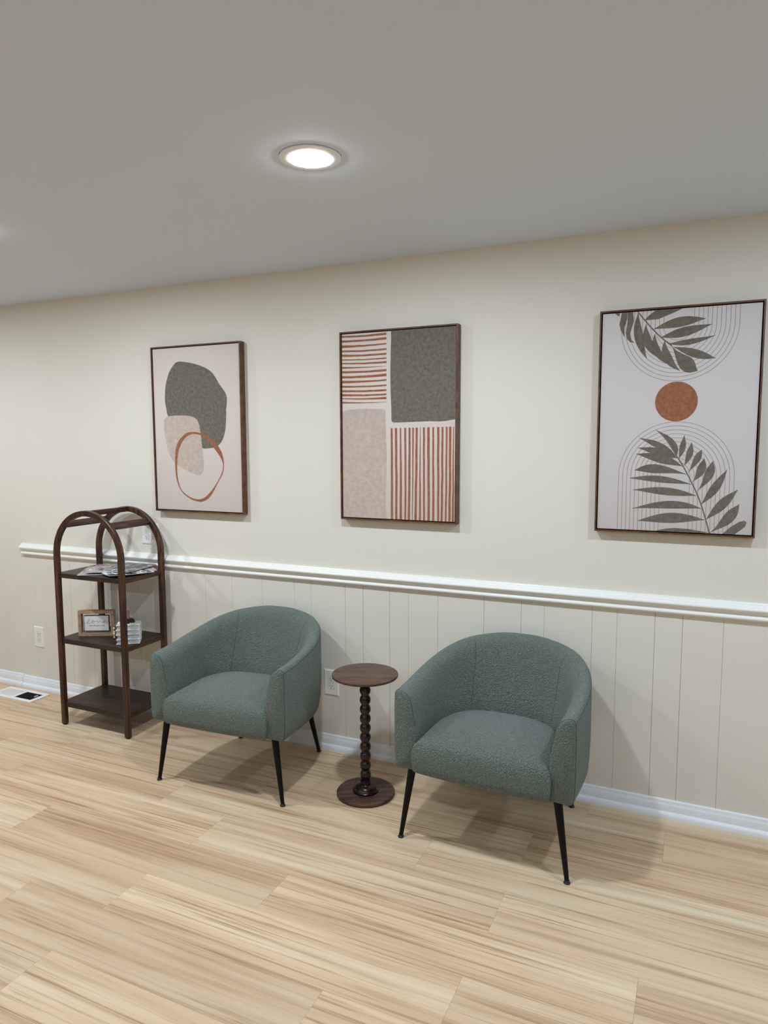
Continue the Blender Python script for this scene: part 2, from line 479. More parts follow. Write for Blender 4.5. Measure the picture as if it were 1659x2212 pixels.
for root, (x, y, wv, tint) in zip(roots, DOWNLIGHTS):
    root.location = (x, y, ZC)
    add_lamp(root, wv, tint)
    if abs(x + 1.108) < 0.01 and abs(y + 1.165) < 0.01:
        tag(root, 'lit round white recessed downlight in the ceiling before the striped painting', 'ceiling light', 'recessed ceiling downlights')
    else:
        tag(root, 'round white recessed downlight further along the same ceiling', 'ceiling light', 'recessed ceiling downlights')

# ------------------------------------------------------------------ pictures
PW_, PH_ = 0.600, 0.905
def make_picture(name, cx, cz, label, canvas_mat):
    root = empty(name, (cx, 0.0, cz - PH_ / 2))
    hw, h, fw, d = PW_ / 2, PH_, 0.0062, 0.040
    def rail_mesh(nm, a, b, c, e):     # mitred bar: outer a-b, inner e-c (x,z)
        pts = [a, b, c, e]
        v = [(x, -d, z) for x, z in pts] + [(x, -0.001, z) for x, z in pts]
        obj(nm, v, [(0, 1, 2, 3), (7, 6, 5, 4), (0, 4, 5, 1), (1, 5, 6, 2), (2, 6, 7, 3), (3, 7, 4, 0)], M_FRAME, root)
    o4 = [(-hw, 0), (hw, 0), (hw, h), (-hw, h)]; i4 = [(-hw + fw, fw), (hw - fw, fw), (hw - fw, h - fw), (-hw + fw, h - fw)]
    for i in range(4):
        j = (i + 1) % 4
        rail_mesh('frame_bar', o4[i], o4[j], i4[j], i4[i])
    g = 0.0105
    box('gap_backing', -hw + fw, hw - fw, -0.010, -0.002, fw, h - fw, M_GAP, root)
    cv = box('canvas', -hw + g, hw - g, -0.0340, -0.0102, g, h - g, canvas_mat, root, 0.0012, 2)
    tag(root, label, 'picture', 'framed canvases above the chair rail')
    return root, cv
PIC = {}
PIC[1] = make_picture('framed_canvas', -2.500, 1.6589, 'framed abstract canvas with grey pebble, taupe stone and thin rust ring', M_CANVAS)
PIC[2] = make_picture('framed_canvas', -1.3169, 1.6621, 'framed canvas of rust stripes beside olive grey and taupe blocks', M_CANVAS)
PIC[3] = make_picture('framed_canvas', -0.1049, 1.6645, 'framed canvas with two palm fronds, fine arches and a rust disc', M_CANVAS3)
ART_Y = -0.0341
ART_N = [0]
def art(pic, name, loops, mat, layer=0):
    """flat print: loops of world (x, z); clipped by the canvas edge"""
    root, cv = PIC[pic]
    cx, z0 = root.location.x, root.location.z
    xl, xr, zl, zr = cx - PW_ / 2 + 0.0112, cx + PW_ / 2 - 0.0112, z0 + 0.0112, z0 + PH_ - 0.0112
    ls = [[Vector((min(max(x, xl), xr), min(max(z, zl), zr), 0)) for x, z in l] for l in loops]
    tris = geometry.tessellate_polygon(ls)
    pts = [p for l in ls for p in l]
    ART_N[0] += 1
    y = ART_Y - 0.00006 * (layer + 1) - 0.000002 * ART_N[0]
    v = [(p.x - cx, y, p.y - z0) for p in pts]
    me = bpy.data.meshes.new(name); me.from_pydata(v, [], [tuple(t) for t in tris]); me.update()
    me.materials.append(mat)
    if me.polygons and sum(p.normal.y * p.area for p in me.polygons) > 0: me.flip_normals()
    o = bpy.data.objects.new(name, me); COL.objects.link(o); o.parent = cv
    return o
def cropper(ox, oy, s):
    p0, n = Vector((0, ART_Y, 0)), Vector((0, 1, 0))
    def f(p):
        q = px_plane(ox + p[0] / s, oy + p[1] / s, p0, n); return (q.x, q.z)
    return f
# picture 1
c1 = cropper(300, 720, 5.265)
grey = [(455, 322), (520, 326), (600, 340), (690, 365), (770, 400), (830, 445), (870, 500), (910, 570), (950, 625), (980, 670), (998, 720), (1000, 790), (993, 870), (993, 960), (988, 1060), (975, 1140), (950, 1215), (910, 1270), (860, 1298), (790, 1308), (720, 1306), (640, 1240), (540, 1140), (420, 1020), (333, 940), (312, 860), (298, 780), (296, 700), (303, 600), (320, 520), (345, 440), (380, 380), (415, 337)]
taupe = [(290, 985), (310, 955), (360, 940), (440, 934), (520, 936), (590, 944), (640, 965), (670, 1000), (690, 1060), (702, 1130), (712, 1210), (722, 1310), (735, 1410), (740, 1500), (732, 1570), (710, 1608), (680, 1616), (640, 1605), (560, 1570), (490, 1530), (430, 1490), (385, 1440), (350, 1380), (325, 1300), (305, 1210), (290, 1110), (284, 1040)]
ro = [(600, 1122), (660, 1125), (720, 1140), (790, 1170), (850, 1225), (900, 1280), (940, 1350), (960, 1420), (968, 1490), (962, 1560), (945, 1620), (910, 1680), (880, 1740), (850, 1800), (810, 1860), (770, 1895), (720, 1915), (680, 1915), (620, 1900), (560, 1865), (500, 1815), (460, 1750), (435, 1680), (420, 1600), (413, 1500), (413, 1400), (420, 1310), (440, 1250), (470, 1200), (520, 1150), (560, 1128)]
ri = [(640, 1146), (700, 1158), (750, 1190), (800, 1240), (850, 1300), (895, 1360), (935, 1425), (957, 1490), (952, 1555), (930, 1620), (892, 1690), (845, 1765), (795, 1825), (745, 1870), (700, 1886), (650, 1886), (590, 1866), (530, 1826), (484, 1775), (455, 1700), (441, 1620), (436, 1540), (438, 1460), (448, 1360), (468, 1290), (502, 1222), (550, 1172), (600, 1150)]
art(1, 'pebble_print', [catmull([c1(p) for p in grey])], M_INK_OLIVE, 0)
art(1, 'stone_print', [catmull([c1(p) for p in taupe])], M_INK_TAUPE, 1)
art(1, 'ring_print', [catmull([c1(p) for p in ro], 3), catmull([c1(p) for p in ri], 3)[::-1]], M_INK_RUST, 2)
# picture 2
c2 = cropper(720, 680, 4.707)
art(2, 'olive_block_print', [[c2(p) for p in [(587, 160), (1290, 100), (1260, 1062), (1150, 1078), (1080, 1085), (980, 1082), (880, 1086), (780, 1090), (700, 1094), (620, 1096), (600, 1091), (591, 1075), (590, 960), (583, 800), (580, 600), (583, 400), (587, 250)]]], M_INK_OLIVE, 0)
art(2, 'taupe_block_print', [[c2(p) for p in [(80, 984), (160, 966), (240, 958), (330, 955), (440, 957), (510, 958), (526, 966), (530, 990), (533, 1100), (537, 1250), (543, 1400), (540, 1550), (535, 1700), (532, 1850), (533, 1950), (538, 2085), (80, 2075)]]], M_INK_TAUPE, 0)
hs = [(225, 20, 192, 24), (273, 22, 238, 25), (325, 28, 293, 14), (373, 20, 348, 20), (417, 24, 396, 20), (460, 12, 440, 16), (497, 14, 480, 22), (540, 20, 520, 3), (585, 24, 562, 22), (637, 24, 610, 28), (685, 28, 662, 16), (732, 20, 716, 18), (777, 22, 765, 22), (818, 24, 808, 18), (853, 10, 846, 24), (893, 18, 886, 3)]
rs = random.Random(5)
for l, lt, rr, rt in hs:
    up, dn = [], []
    for k in range(9):
        t = k / 8; x = 80 + (540 - 80) * t
        bow = 7 * math.sin(PI * t) * (1 if k else 0)
        y = l + (rr - l) * t + bow * (0.6 + 0.4 * rs.random()); th = (lt + (rt - lt) * t) * (1 - 0.12 * math.sin(PI * t))
        up.append((x, y - th / 2)); dn.append((x, y + th / 2))
    art(2, 'stripe_print', [[c2(p) for p in up + dn[::-1]]], M_INK_RUST, 0)
vsx = [(593, 20, 596, 24), (637, 24, 641, 22), (683, 14, 686, 26), (731, 20, 731, 18), (775, 20, 768, 24), (811, 18, 803, 6), (848, 22, 836, 24), (884, 6, 880, 22), (921, 20, 922, 18), (967, 26, 968, 24), (1016, 18, 1015, 22), (1067, 24, 1066, 20), (1111, 20, 1100, 22), (1153, 18, 1142, 18), (1189, 24, 1180, 22), (1222, 8, 1214, 22)]
for a, at, c, ct in vsx:
    up, dn = [], []
    yt = 1153 - (a - 593) * 0.026
    for k in range(9):
        t = k / 8; y = yt + (2140 - yt) * t
        x = a + (c - a) * t + 5 * math.sin(PI * t) * (rs.random() - 0.3); th = at + (ct - at) * t
        up.append((x - th / 2, y)); dn.append((x + th / 2, y))
    art(2, 'stripe_print', [[c2(p) for p in up + dn[::-1]]], M_INK_RUST, 0)
# picture 3
c3 = cropper(1260, 630, 3.95)
def strip(path, w):
    l, r_ = [], []
    for k in range(len(path)):
        a, b = Vector(path[max(k - 1, 0)]), Vector(path[min(k + 1, len(path) - 1)])
        t = (b - a).normalized(); n = Vector((-t.y, t.x)) * w / 2; p = Vector(path[k])
        l.append(tuple(p + n)); r_.append(tuple(p - n))
    return l + r_[::-1]
dc = c3((793, 938)); R_D = abs(c3((976, 925))[0] - c3((611, 948))[0]) / 2
art(3, 'disc_print', [[(dc[0] + R_D * math.cos(2 * PI * k / 64), dc[1] + R_D * 1.0 * math.sin(2 * PI * k / 64)) for k in range(64)]], M_INK_RUST, 1)
ztop = c3((790, 1110))[1]; zbot = c3((790, 762))[1]
R_out = (c3((1272, 1560))[0] - c3((287, 1560))[0]) / 2
R_in = (c3((885, 1900))[0] - c3((632, 1900))[0]) / 2
zlo, zhi = PIC[3][0].location.z + 0.0112, PIC[3][0].location.z + PH_ - 0.0112
xa = c3((779, 1600))[0]; xb = c3((815, 300))[0]
for k in range(11):
    R = R_out + (R_in - R_out) * k / 10
    zc = ztop - R_out
    path = [(xa - R, zlo)] + [(xa - R * math.cos(PI * i / 40), zc + R * math.sin(PI * i / 40)) for i in range(41)] + [(xa + R, zlo)]
    art(3, 'arch_line_print', [strip(path, 0.0019)], M_INK_LINE, 0)
    zc = zbot + R_out
    path = [(xb - R, zhi)] + [(xb - R * math.cos(PI * i / 40), zc - R * math.sin(PI * i / 40)) for i in range(41)] + [(xb + R, zhi)]
    art(3, 'arch_line_print', [strip(path, 0.0019)], M_INK_LINE, 0)
def leaf(base, tip, mid, w, skew=0.45):
    B, T, Mi = Vector(base), Vector(tip), Vector(mid)
    C = Mi * 2 - (B + T) / 2
    l, r_ = [], []
    n = 18
    for k in range(n + 1):
        t = k / n
        p = B * (1 - t) ** 2 + C * 2 * t * (1 - t) + T * t * t
        d = ((C - B) * (1 - t) + (T - C) * t).normalized(); nn = Vector((-d.y, d.x))
        h = w / 2 * max(0.03, math.sin(PI * t ** (math.log(0.5) / math.log(skew))) ** 1.08)
        l.append(tuple(p + nn * h)); r_.append(tuple(p - nn * h))
    return l + r_[::-1]
LV = [((790, 1402), (618, 1180), (755, 1290), 58, .42), ((790, 1402), (475, 1248), (655, 1318), 56, .5), ((815, 1425), (465, 1333), (650, 1368), 62, .5), ((845, 1490), (450, 1385), (665, 1425), 78, .5),
      ((885, 1560), (438, 1525), (630, 1512), 76, .55), ((925, 1645), (390, 1592), (650, 1600), 56, .5), ((968, 1742), (420, 1690), (700, 1703), 66, .48), ((1008, 1852), (415, 1850), (740, 1818), 66, .48), ((1038, 1948), (460, 1955), (750, 1930), 86, .5),
      ((815, 1425), (862, 1225), (848, 1325), 52, .5), ((857, 1490), (925, 1285), (905, 1390), 56, .55), ((890, 1550), (1012, 1348), (960, 1445), 58, .62), ((930, 1625), (1032, 1422), (1000, 1530), 74, .58), ((970, 1705), (1105, 1445), (1065, 1575), 78, .6), ((1005, 1815), (1228, 1518), (1120, 1680), 74, .52), ((1045, 1945), (1320, 1690), (1180, 1820), 82, .52), ((1075, 2060), (1330, 1815), (1225, 1945), 92, .6),
      ((600, 320), (1048, 228), (830, 258), 84, .5), ((665, 390), (1100, 275), (870, 340), 80, .48), ((730, 445), (1135, 370), (920, 425), 48, .45), ((770, 470), (1132, 567), (960, 528), 74, .5), ((755, 460), (975, 674), (858, 595), 132, .62),
      ((695, 415), (826, 676), (718, 560), 74, .5), ((612, 360), (782, 635), (640, 525), 62, .45), ((535, 280), (625, 556), (552, 430), 76, .5), ((470, 178), (542, 570), (474, 385), 78, .5)]
for b_, t_, m_, w_, s_ in LV:
    art(3, 'leaf_print', [[c3(p) for p in leaf(b_, t_, m_, w_, s_)]], M_INK_LEAF, 2)
for pl in ([(610, 2048), (700, 2022), (780, 2016), (900, 2026), (1070, 2056), (1000, 2080), (640, 2080)],
           [(1185, 2075), (1250, 2012), (1330, 1965), (1375, 1954), (1394, 1970), (1378, 2008), (1290, 2085)],
           [(520, 245), (560, 205), (615, 150), (870, 125), (850, 142), (760, 185), (640, 235)],
           [(380, 160), (425, 158), (431, 250), (400, 360), (412, 415), (438, 435), (400, 432), (372, 402), (365, 350), (378, 260)],
           [(330, 168), (378, 162), (375, 230), (350, 310), (353, 392), (320, 330), (308, 280), (322, 220)],
           [(272, 175), (312, 172), (310, 212), (292, 205)]):
    art(3, 'leaf_print', [[c3(p) for p in pl]], M_INK_LEAF, 2)
for st in ([(785, 1385), (845, 1478), (920, 1620), (985, 1762), (1040, 1930), (1078, 2075)], [(450, 150), (540, 262), (650, 378), (755, 462)]):
    art(3, 'stem_print', [strip([c3(p) for p in catmull(st, 4, False)], 0.0045)], M_INK_LEAF, 3)

# ------------------------------------------------------------------ armchairs
YC = 0.14
def plan(th, a, yb, n=2.7):
    c, s = math.cos(th), math.sin(th)
    return (a * math.copysign(abs(c) ** (2 / n), c), YC + (yb - YC) * abs(s) ** (2 / n))
RIM = [(-0.02, 0.616), (0.05, 0.619), (0.10, 0.622), (0.20, 0.635), (0.297, 0.651), (0.366, 0.668), (0.424, 0.685), (0.471, 0.699), (0.509, 0.711), (0.538, 0.720), (0.557, 0.728), (0.568, 0.737)]
def rim_z(y):
    for (a, za), (b, zb) in zip(RIM[:-1], RIM[1:]):
        if y <= b: return za + (zb - za) * max(0, (y - a)) / (b - a)
    return RIM[-1][1]
def section(zt):
    """(z, half width a, back y) from the outer bottom over the rim to the inner bottom"""
    return [(0.300, 0.300, 0.47), (0.2985, 0.338, 0.520), (0.302, 0.3485, 0.538), (0.314, 0.3540, 0.553), (0.36, 0.3570, 0.573), (0.42, 0.3580, 0.583), (0.48, 0.3578, 0.588),
            (zt - 0.075, 0.3575, 0.590), (zt - 0.040, 0.3570, 0.590), (zt - 0.016, 0.3555, 0.588), (zt - 0.005, 0.3505, 0.583), (zt, 0.3420, 0.574), (zt - 0.002, 0.3280, 0.559),
            (zt - 0.009, 0.3130, 0.541), (zt - 0.019, 0.3010, 0.526), (zt - 0.034, 0.2910, 0.512), (zt - 0.058, 0.2840, 0.499), (zt - 0.09, 0.2790, 0.484),
            (0.48, 0.2690, 0.415), (0.44, 0.2660, 0.398), (0.38, 0.2650, 0.390), (0.300, 0.2650, 0.390)]
def shell_rings():
    YF = -0.020
    st = []
    for y in (YF, YF + 0.004, YF + 0.012, 0.03, 0.07, 0.105): st.append(('L', y))
    K = 44
    for k in range(K + 1): st.append(('A', PI * k / K))
    for y in (0.105, 0.07, 0.03, YF + 0.012, YF + 0.004, YF): st.append(('R', y))
    rings = []
    for kind, q in st:
        if kind == 'A':
            yo = plan(q, 0.335, 0.568)[1]; sgn = None
        else:
            yo = q; sgn = 1 if kind == 'L' else -1
        zt = rim_z(yo)
        ring = []
        for z, a, yb in section(zt):
            if kind == 'A':
                x, y = plan(q, a, yb)
            else:
                k = (YC - q) / (YC + 0.02)            # arms narrow slightly towards the front
                x, y = sgn * (a - 0.004 * k * k), q
            ring.append(Vector((x, y, z)))
        if kind != 'A':
            d = {YF: 0.009, YF + 0.004: 0.0026}.get(q, 0)
            if d:
                cxx = sgn * 0.312; czz = 0.45
                ring = [Vector((p.x - math.copysign(min(d, abs(p.x - cxx)), p.x - cxx) if abs(p.x - cxx) > 1e-6 else p.x, p.y,
                                p.z - math.copysign(d, p.z - czz) * min(1, abs(p.z - czz) / 0.13) ** 3)) for p in ring]
        rings.append(ring)
    return st, rings
def make_chair():
    root = empty('armchair')
    st, rings = shell_rings()
    m = len(rings[0]); v = [p for r_ in rings for p in r_]; f = []
    for k in range(len(rings) - 1):
        for i in range(m):
            j = (i + 1) % m
            f.append((k * m + i, k * m + j, (k + 1) * m + j, (k + 1) * m + i))
    f.append(tuple(range(m))); f.append(tuple((len(rings) - 1) * m + i for i in range(m)))
    shell = obj('barrel_back', v, f, M_FAB, root, smooth=60)
    # seams: rim welt, arm-front welts, two inner back seams
    def seam(pts, r_=0.0011):
        vv, ff = tube(pts, r_, 6); obj('seam', vv, ff, M_SEAM, shell, smooth=60)
    nK = len(rings)
    for idx in (2, nK - 3):
        seam([rings[idx][i] + Vector((0, -0.0008, 0)) for i in range(2, 19)])
    ia = [i for i, s in enumerate(st) if s[0] == 'A']
    for ang in (0.30, 0.70):
        k = ia[int(ang * (len(ia) - 1))]
        seam([rings[k][i] for i in range(13, 20)], 0.0010)
    for side in (range(2, ia[0] + 14), range(ia[-1] - 13, nK - 2)):
        seam([rings[k][9] for k in side], 0.0009)
    # seat cushion: D-shaped plan, crowned top, rounded front
    out = []
    for k in range(25):
        x = -0.2665 + 0.533 * k / 24; out.append((x, -0.030 - 0.012 * (1 - (abs(x) / 0.2665) ** 3)))
    for k in range(33):
        x, y = plan(PI * k / 32, 0.2690, 0.400); out.append((x, y))
    n = len(out); cx, cy = 0.0, 0.17
    prof = [(0.02, 0.2995), (0.006, 0.2990), (0.0, 0.306), (-0.004, 0.335), (-0.006, 0.37), (-0.003, 0.395), (0.004, 0.413), (0.016, 0.428), (0.036, 0.441), (0.07, 0.452), (0.12, 0.461), (0.18, 0.467), (0.235, 0.469)]
    v, f = [], []
    for d, z in prof:
        for (x, y) in out:
            vx, vy = x - cx, y - cy; L = math.hypot(vx, vy); s = max(0.02, (L - d * L / 0.27) / L)
            front = 1.0 if y < 0 else 0.35
            dd = d if d > 0 else d * front
            s = max(0.02, 1 - dd / 0.27)
            v.append((cx + vx * s, cy + vy * s, z + (0.008 * (1 - (y + 0.04) / 0.44) if z > 0.42 else 0) * (-0.6)))
    for k in range(len(prof) - 1):
        for i in range(n):
            j = (i + 1) % n; f.append((k * n + i, k * n + j, (k + 1) * n + j, (k + 1) * n + i))
    f.append(tuple(range(n))[::-1]); f.append(tuple((len(prof) - 1) * n + i for i in range(n)))
    obj('seat_cushion', v, f, M_FAB, root, smooth=60)
    # underside board
    box('base_panel', -0.25, 0.25, 0.0, 0.42, 0.2985, 0.31, M_GAP, root)
    for bx, by, tx, ty in ((-0.333, 0.0, -0.288, 0.018), (0.333, 0.0, 0.288, 0.018), (-0.236, 0.545, -0.215, 0.455), (0.236, 0.545, 0.215, 0.455)):
        t = 0.012 / 0.30
        lx, ly = bx + (tx - bx) * t, by + (ty - by) * t
        vv, ff = tube([(lx, ly, 0.010), (tx, ty, 0.302)], 0, 16, [0.0085, 0.0165])
        lg = obj('leg', vv, ff, M_BLACK, root, smooth=50)
        gv, gf = lathe([(0.010, 0.0), (0.0125, 0.0015), (0.0125, 0.004), (0.009, 0.008), (0.0085, 0.013)], 20)
        obj('foot_glide', [(x + bx + (lx - bx) * 0.5, y + by + (ly - by) * 0.5, z) for x, y, z in gv], gf, M_GLIDE, lg, smooth=40)
    return root
ch1 = make_chair()
ch2 = copy_tree(ch1)
ch1.location = (-1.949, -0.622, 0); ch1.rotation_euler = (0, 0, math.radians(3.1))
ch2.location = (-0.7185, -0.625, 0); ch2.rotation_euler = (0, 0, math.radians(-2.3))
tag(ch1, 'sage green fleecy barrel armchair on black legs between the arched shelf and round side table', 'armchair', 'pair of green barrel armchairs')
tag(ch2, 'sage green fleecy barrel armchair on black legs below the palm frond canvas', 'armchair', 'pair of green barrel armchairs')

# ------------------------------------------------------------------ bobbin side table
def make_table():
    root = empty('side_table', (-1.333, -0.356, 0), 0.5)
    v, f = lathe([(0.126, 0.0), (0.1305, 0.002), (0.1318, 0.005), (0.1318, 0.012), (0.1295, 0.0148), (0.127, 0.0155)], 72)
    obj('base_disc', v, f, M_TTOP, root, smooth=40)
    v, f = lathe([(0.058, 0.0155), (0.0595, 0.018), (0.0595, 0.023), (0.056, 0.026), (0.0545, 0.028), (0.053, 0.034), (0.046, 0.041), (0.037, 0.046), (0.031, 0.048), (0.029, 0.050)], 48)
    obj('collar', v, f, M_TSTEM, root, smooth=40)
    prof = [(0.0225, 0.049), (0.0235, 0.056), (0.0225, 0.0585), (0.0245, 0.061), (0.0245, 0.066), (0.0215, 0.068), (0.0245, 0.0705)]
    zc = [0.092 + 0.0435 * k for k in range(10)]
    for z in zc:
        for k in range(9):
            a = -0.92 + 1.84 * k / 8
            prof.append((0.0248 * math.sqrt(1 - (a * 0.77) ** 2), z + 0.0217 * a))
    top = zc[-1] + 0.0217
    prof += [(0.0215, top + 0.002), (0.0245, top + 0.005), (0.0245, top + 0.011), (0.022, top + 0.013), (0.0245, top + 0.016), (0.0245, 0.5495)]
    prof = [p for i, p in enumerate(prof) if i == 0 or p[1] > prof[i - 1][1] + 1e-5]
    v, f = lathe(prof, 40)
    obj('bobbin_stem', v, f, M_TSTEM, root, smooth=50)
    v, f = lathe([(0.144, 0.5495), (0.1475, 0.551), (0.1482, 0.553), (0.1482, 0.558), (0.1470, 0.5605), (0.1450, 0.561)], 80)
    obj('table_top', v, f, M_TTOP, root, smooth=40)
    tag(root, 'small round walnut side table with bobbin-turned stem between the two armchairs', 'side table')
make_table()

# ------------------------------------------------------------------ arched shelf rack
RX0, RX1, RYF, RYB = -3.250, -2.748, -0.362, -0.040
LW, LD = 0.030, 0.025
SPR = 0.975
def make_rack():
    root = empty('arched_shelf', ((RX0 + RX1) / 2, (RYF + RYB) / 2, 0))
    ox, oy = root.location.x, root.location.y
    cx = 0.0; Ro = (RX1 - RX0) / 2; Ri = Ro - LW
    for yf in (RYF - oy, RYB - LD - oy):
        for sx in (-1, 1):
            xa, xb = (sx * Ro, sx * Ri); xa, xb = min(xa, xb), max(xa, xb)
            leg = box('upright', xa, xb, yf, yf + LD, 0.006, SPR, M_RACK_V, root, 0.003, 2)
            box('foot_pad', xa + 0.005, xb - 0.005, yf + 0.004, yf + LD - 0.004, 0.0, 0.007, M_GAP, leg)
        # arch in two quarter pieces
        for (a0, a1) in ((0, PI / 2), (PI / 2, PI)):
            v, f = [], []; n = 20; c = 0.0025
            for k in range(n + 1):
                a = a0 + (a1 - a0) * k / n
                for r_, y in ((Ro - c, yf), (Ro, yf + c), (Ro, yf + LD - c), (Ro - c, yf + LD), (Ri + c, yf + LD), (Ri, yf + LD - c), (Ri, yf + c), (Ri + c, yf)):
                    v.append((cx + r_ * math.cos(a), y, SPR + r_ * math.sin(a)))
            for k in range(n):
                for i in range(8):
                    j = (i + 1) % 8; f.append((k * 8 + i, k * 8 + j, (k + 1) * 8 + j, (k + 1) * 8 + i))
            f.append(tuple(range(8))); f.append(tuple(n * 8 + i for i in range(8)))
            obj('arch_piece', v, f, M_RACK_V, root, smooth=30)
    ya, yb = RYF + LD - oy, RYB - LD - oy
    # cross bars: one at the crown, one on each shoulder
    for ang, rr, tw, th in ((90, Ro - 0.016, 0.020, 0.028), (47, Ro - 0.018, 0.034, 0.022), (133, Ro - 0.018, 0.034, 0.022)):
        a = math.radians(ang); c, s = math.cos(a), math.sin(a)
        pts = []
        for du, dr in ((-tw / 2, -th / 2), (tw / 2, -th / 2), (tw / 2, th / 2), (-tw / 2, th / 2)):
            x = (rr + dr) * c - du * s; z = SPR + (rr + dr) * s + du * c
            pts.append((x, z))
        v = [(x, ya, z) for x, z in pts] + [(x, yb, z) for x, z in pts]
        obj('cross_bar', v, [(0, 1, 2, 3), (7, 6, 5, 4), (0, 4, 5, 1), (1, 5, 6, 2), (2, 6, 7, 3), (3, 7, 4, 0)], M_RACK_Y, root)
    for zt, th in ((0.872, 0.027), (0.502, 0.029), (0.137, 0.031)):
        i_ = 0.008
        x0, x1, y0, y1 = -Ro + i_, Ro - i_, RYF + i_ - oy, RYB - i_ - oy
        bw = 0.016
        sh = box('shelf', x0 + bw, x1 - bw, y0 + bw, y1 - bw, zt - th + 0.004, zt, M_RACK_X, root, 0.0006)
        gz = zt - 0.0006
        box('shelf_edge', x0, x1, y0, y0 + bw, zt - th, gz, M_RACK_X, sh, 0.0012)
        box('shelf_edge', x0, x1, y1 - bw, y1, zt - th, gz, M_RACK_X, sh, 0.0012)
        box('shelf_edge', x0, x0 + bw, y0 + bw, y1 - bw, zt - th, gz, M_RACK_Y, sh, 0.0012)
        box('shelf_edge', x1 - bw, x1, y0 + bw, y1 - bw, zt - th, gz, M_RACK_Y, sh, 0.0012)
    tag(root, 'dark walnut open shelf with double arched frame and three shelves', 'shelf')
make_rack()

# ------------------------------------------------------------------ love sign
def text_mesh(name, s, height, width, mat, parent, loc):
    cu = bpy.data.curves.new(name, 'FONT'); cu.body = s; cu.size = height; cu.align_x = 'CENTER'; cu.align_y = 'CENTER'; cu.extrude = 0.0
    t = bpy.data.objects.new(name, cu); COL.objects.link(t)
    dg = bpy.context.evaluated_depsgraph_get()
    me = bpy.data.meshes.new_from_object(t.evaluated_get(dg))
    bpy.data.objects.remove(t); bpy.data.curves.remove(cu)
    xs = [v.co.x for v in me.vertices]; k = width / (max(xs) - min(xs))
    for v in me.vertices: v.co = Vector((v.co.x * k, 0, v.co.y))
    me.materials.clear(); me.materials.append(mat)
    o = bpy.data.objects.new(name, me); COL.objects.link(o); o.parent = parent; o.location = loc
    return o
M_INK = paint('sign_ink', (30, 29, 30), 0.8)
M_CARD = paint('sign_card', (232, 231, 233), 0.7)
M_DARKLIP = paint('sign_inner_frame', (84, 68, 56), 0.6)
Z2 = 0.502
def make_sign():
    w, h, d, m = 0.198, 0.145, 0.034, 0.0165
    root = empty('tabletop_sign', (-3.166, -0.290, Z2), math.radians(27.2))
    def bar(pts):
        v = [(x, 0, z) for x, z in pts] + [(x, d, z) for x, z in pts]
        obj('frame_bar', v, [(0, 1, 2, 3), (7, 6, 5, 4), (0, 4, 5, 1), (1, 5, 6, 2), (2, 6, 7, 3), (3, 7, 4, 0)], M_OAK, root)
    o4 = [(0, 0), (w, 0), (w, h), (0, h)]; i4 = [(m, m), (w - m, m), (w - m, h - m), (m, h - m)]
    for i in range(4):
        j = (i + 1) % 4; bar([o4[i], o4[j], i4[j], i4[i]])
    pn = empty('panel_pivot')   # replaced below by a mesh part
    bpy.data.objects.remove(pn)
    px0, px1, pz0, pz1 = 0.033, 0.167, 0.030, 0.115
    yb = 0.006
    panel = box('sign_panel', px0, px1, yb + 0.0016, yb + 0.014, pz0, pz1, M_CARD, root)
    l = 0.0022
    for (a, b_, c, e) in ((px0 - l, px1 + l, pz0 - l, pz0), (px0 - l, px1 + l, pz1, pz1 + l), (px0 - l, px0, pz0, pz1), (px1, px1 + l, pz0, pz1)):
        box('panel_lip', a, b_, yb, yb + 0.015, c, e, M_DARKLIP, panel)
    for a, b_ in ((m, px0 - l), (px1 + l, w - m)):
        v, f = tube([(a, yb + 0.008, h / 2), (b_, yb + 0.008, h / 2)], 0.0012, 8); obj('pivot_pin', v, f, M_GLIDE, panel)
    sx = (px1 - px0) / (1195 - 340); sz = (pz1 - pz0) / (985 - 505)
    loc = lambda p: (px0 + (p[0] - 340) * sx, yb + 0.0014, pz1 - (p[1] - 505) * sz)
    stroke = [(345, 738), (395, 742), (440, 728), (485, 690), (522, 645), (525, 617), (503, 608), (478, 635), (455, 690), (447, 735), (468, 756), (520, 750), (575, 728), (615, 700), (650, 672), (668, 664), (640, 662), (608, 690), (606, 728), (636, 746), (672, 730), (682, 696), (668, 670), (690, 692), (735, 694), (785, 672), (808, 668), (815, 705), (830, 742), (852, 726), (875, 688), (882, 666), (898, 690), (938, 716), (1000, 716), (1052, 700), (1078, 678), (1062, 662), (1025, 684), (1010, 718), (1032, 745), (1085, 740), (1140, 716), (1190, 692)]
    v, f = tube([loc(p) for p in catmull(stroke, 4, False)], 0.00062, 6)
    obj('love_lettering', v, f, M_INK, panel)
    mid = loc(((505 + 1040) / 2, 822))
    text_mesh('motto_lettering', 'the life you live', 0.0115, (1040 - 505) * sx, M_INK, panel, (mid[0], yb + 0.0012, mid[2]))
    tag(root, "small driftwood-framed sign lettered 'love the life you live' on the shelf", 'sign')
make_sign()

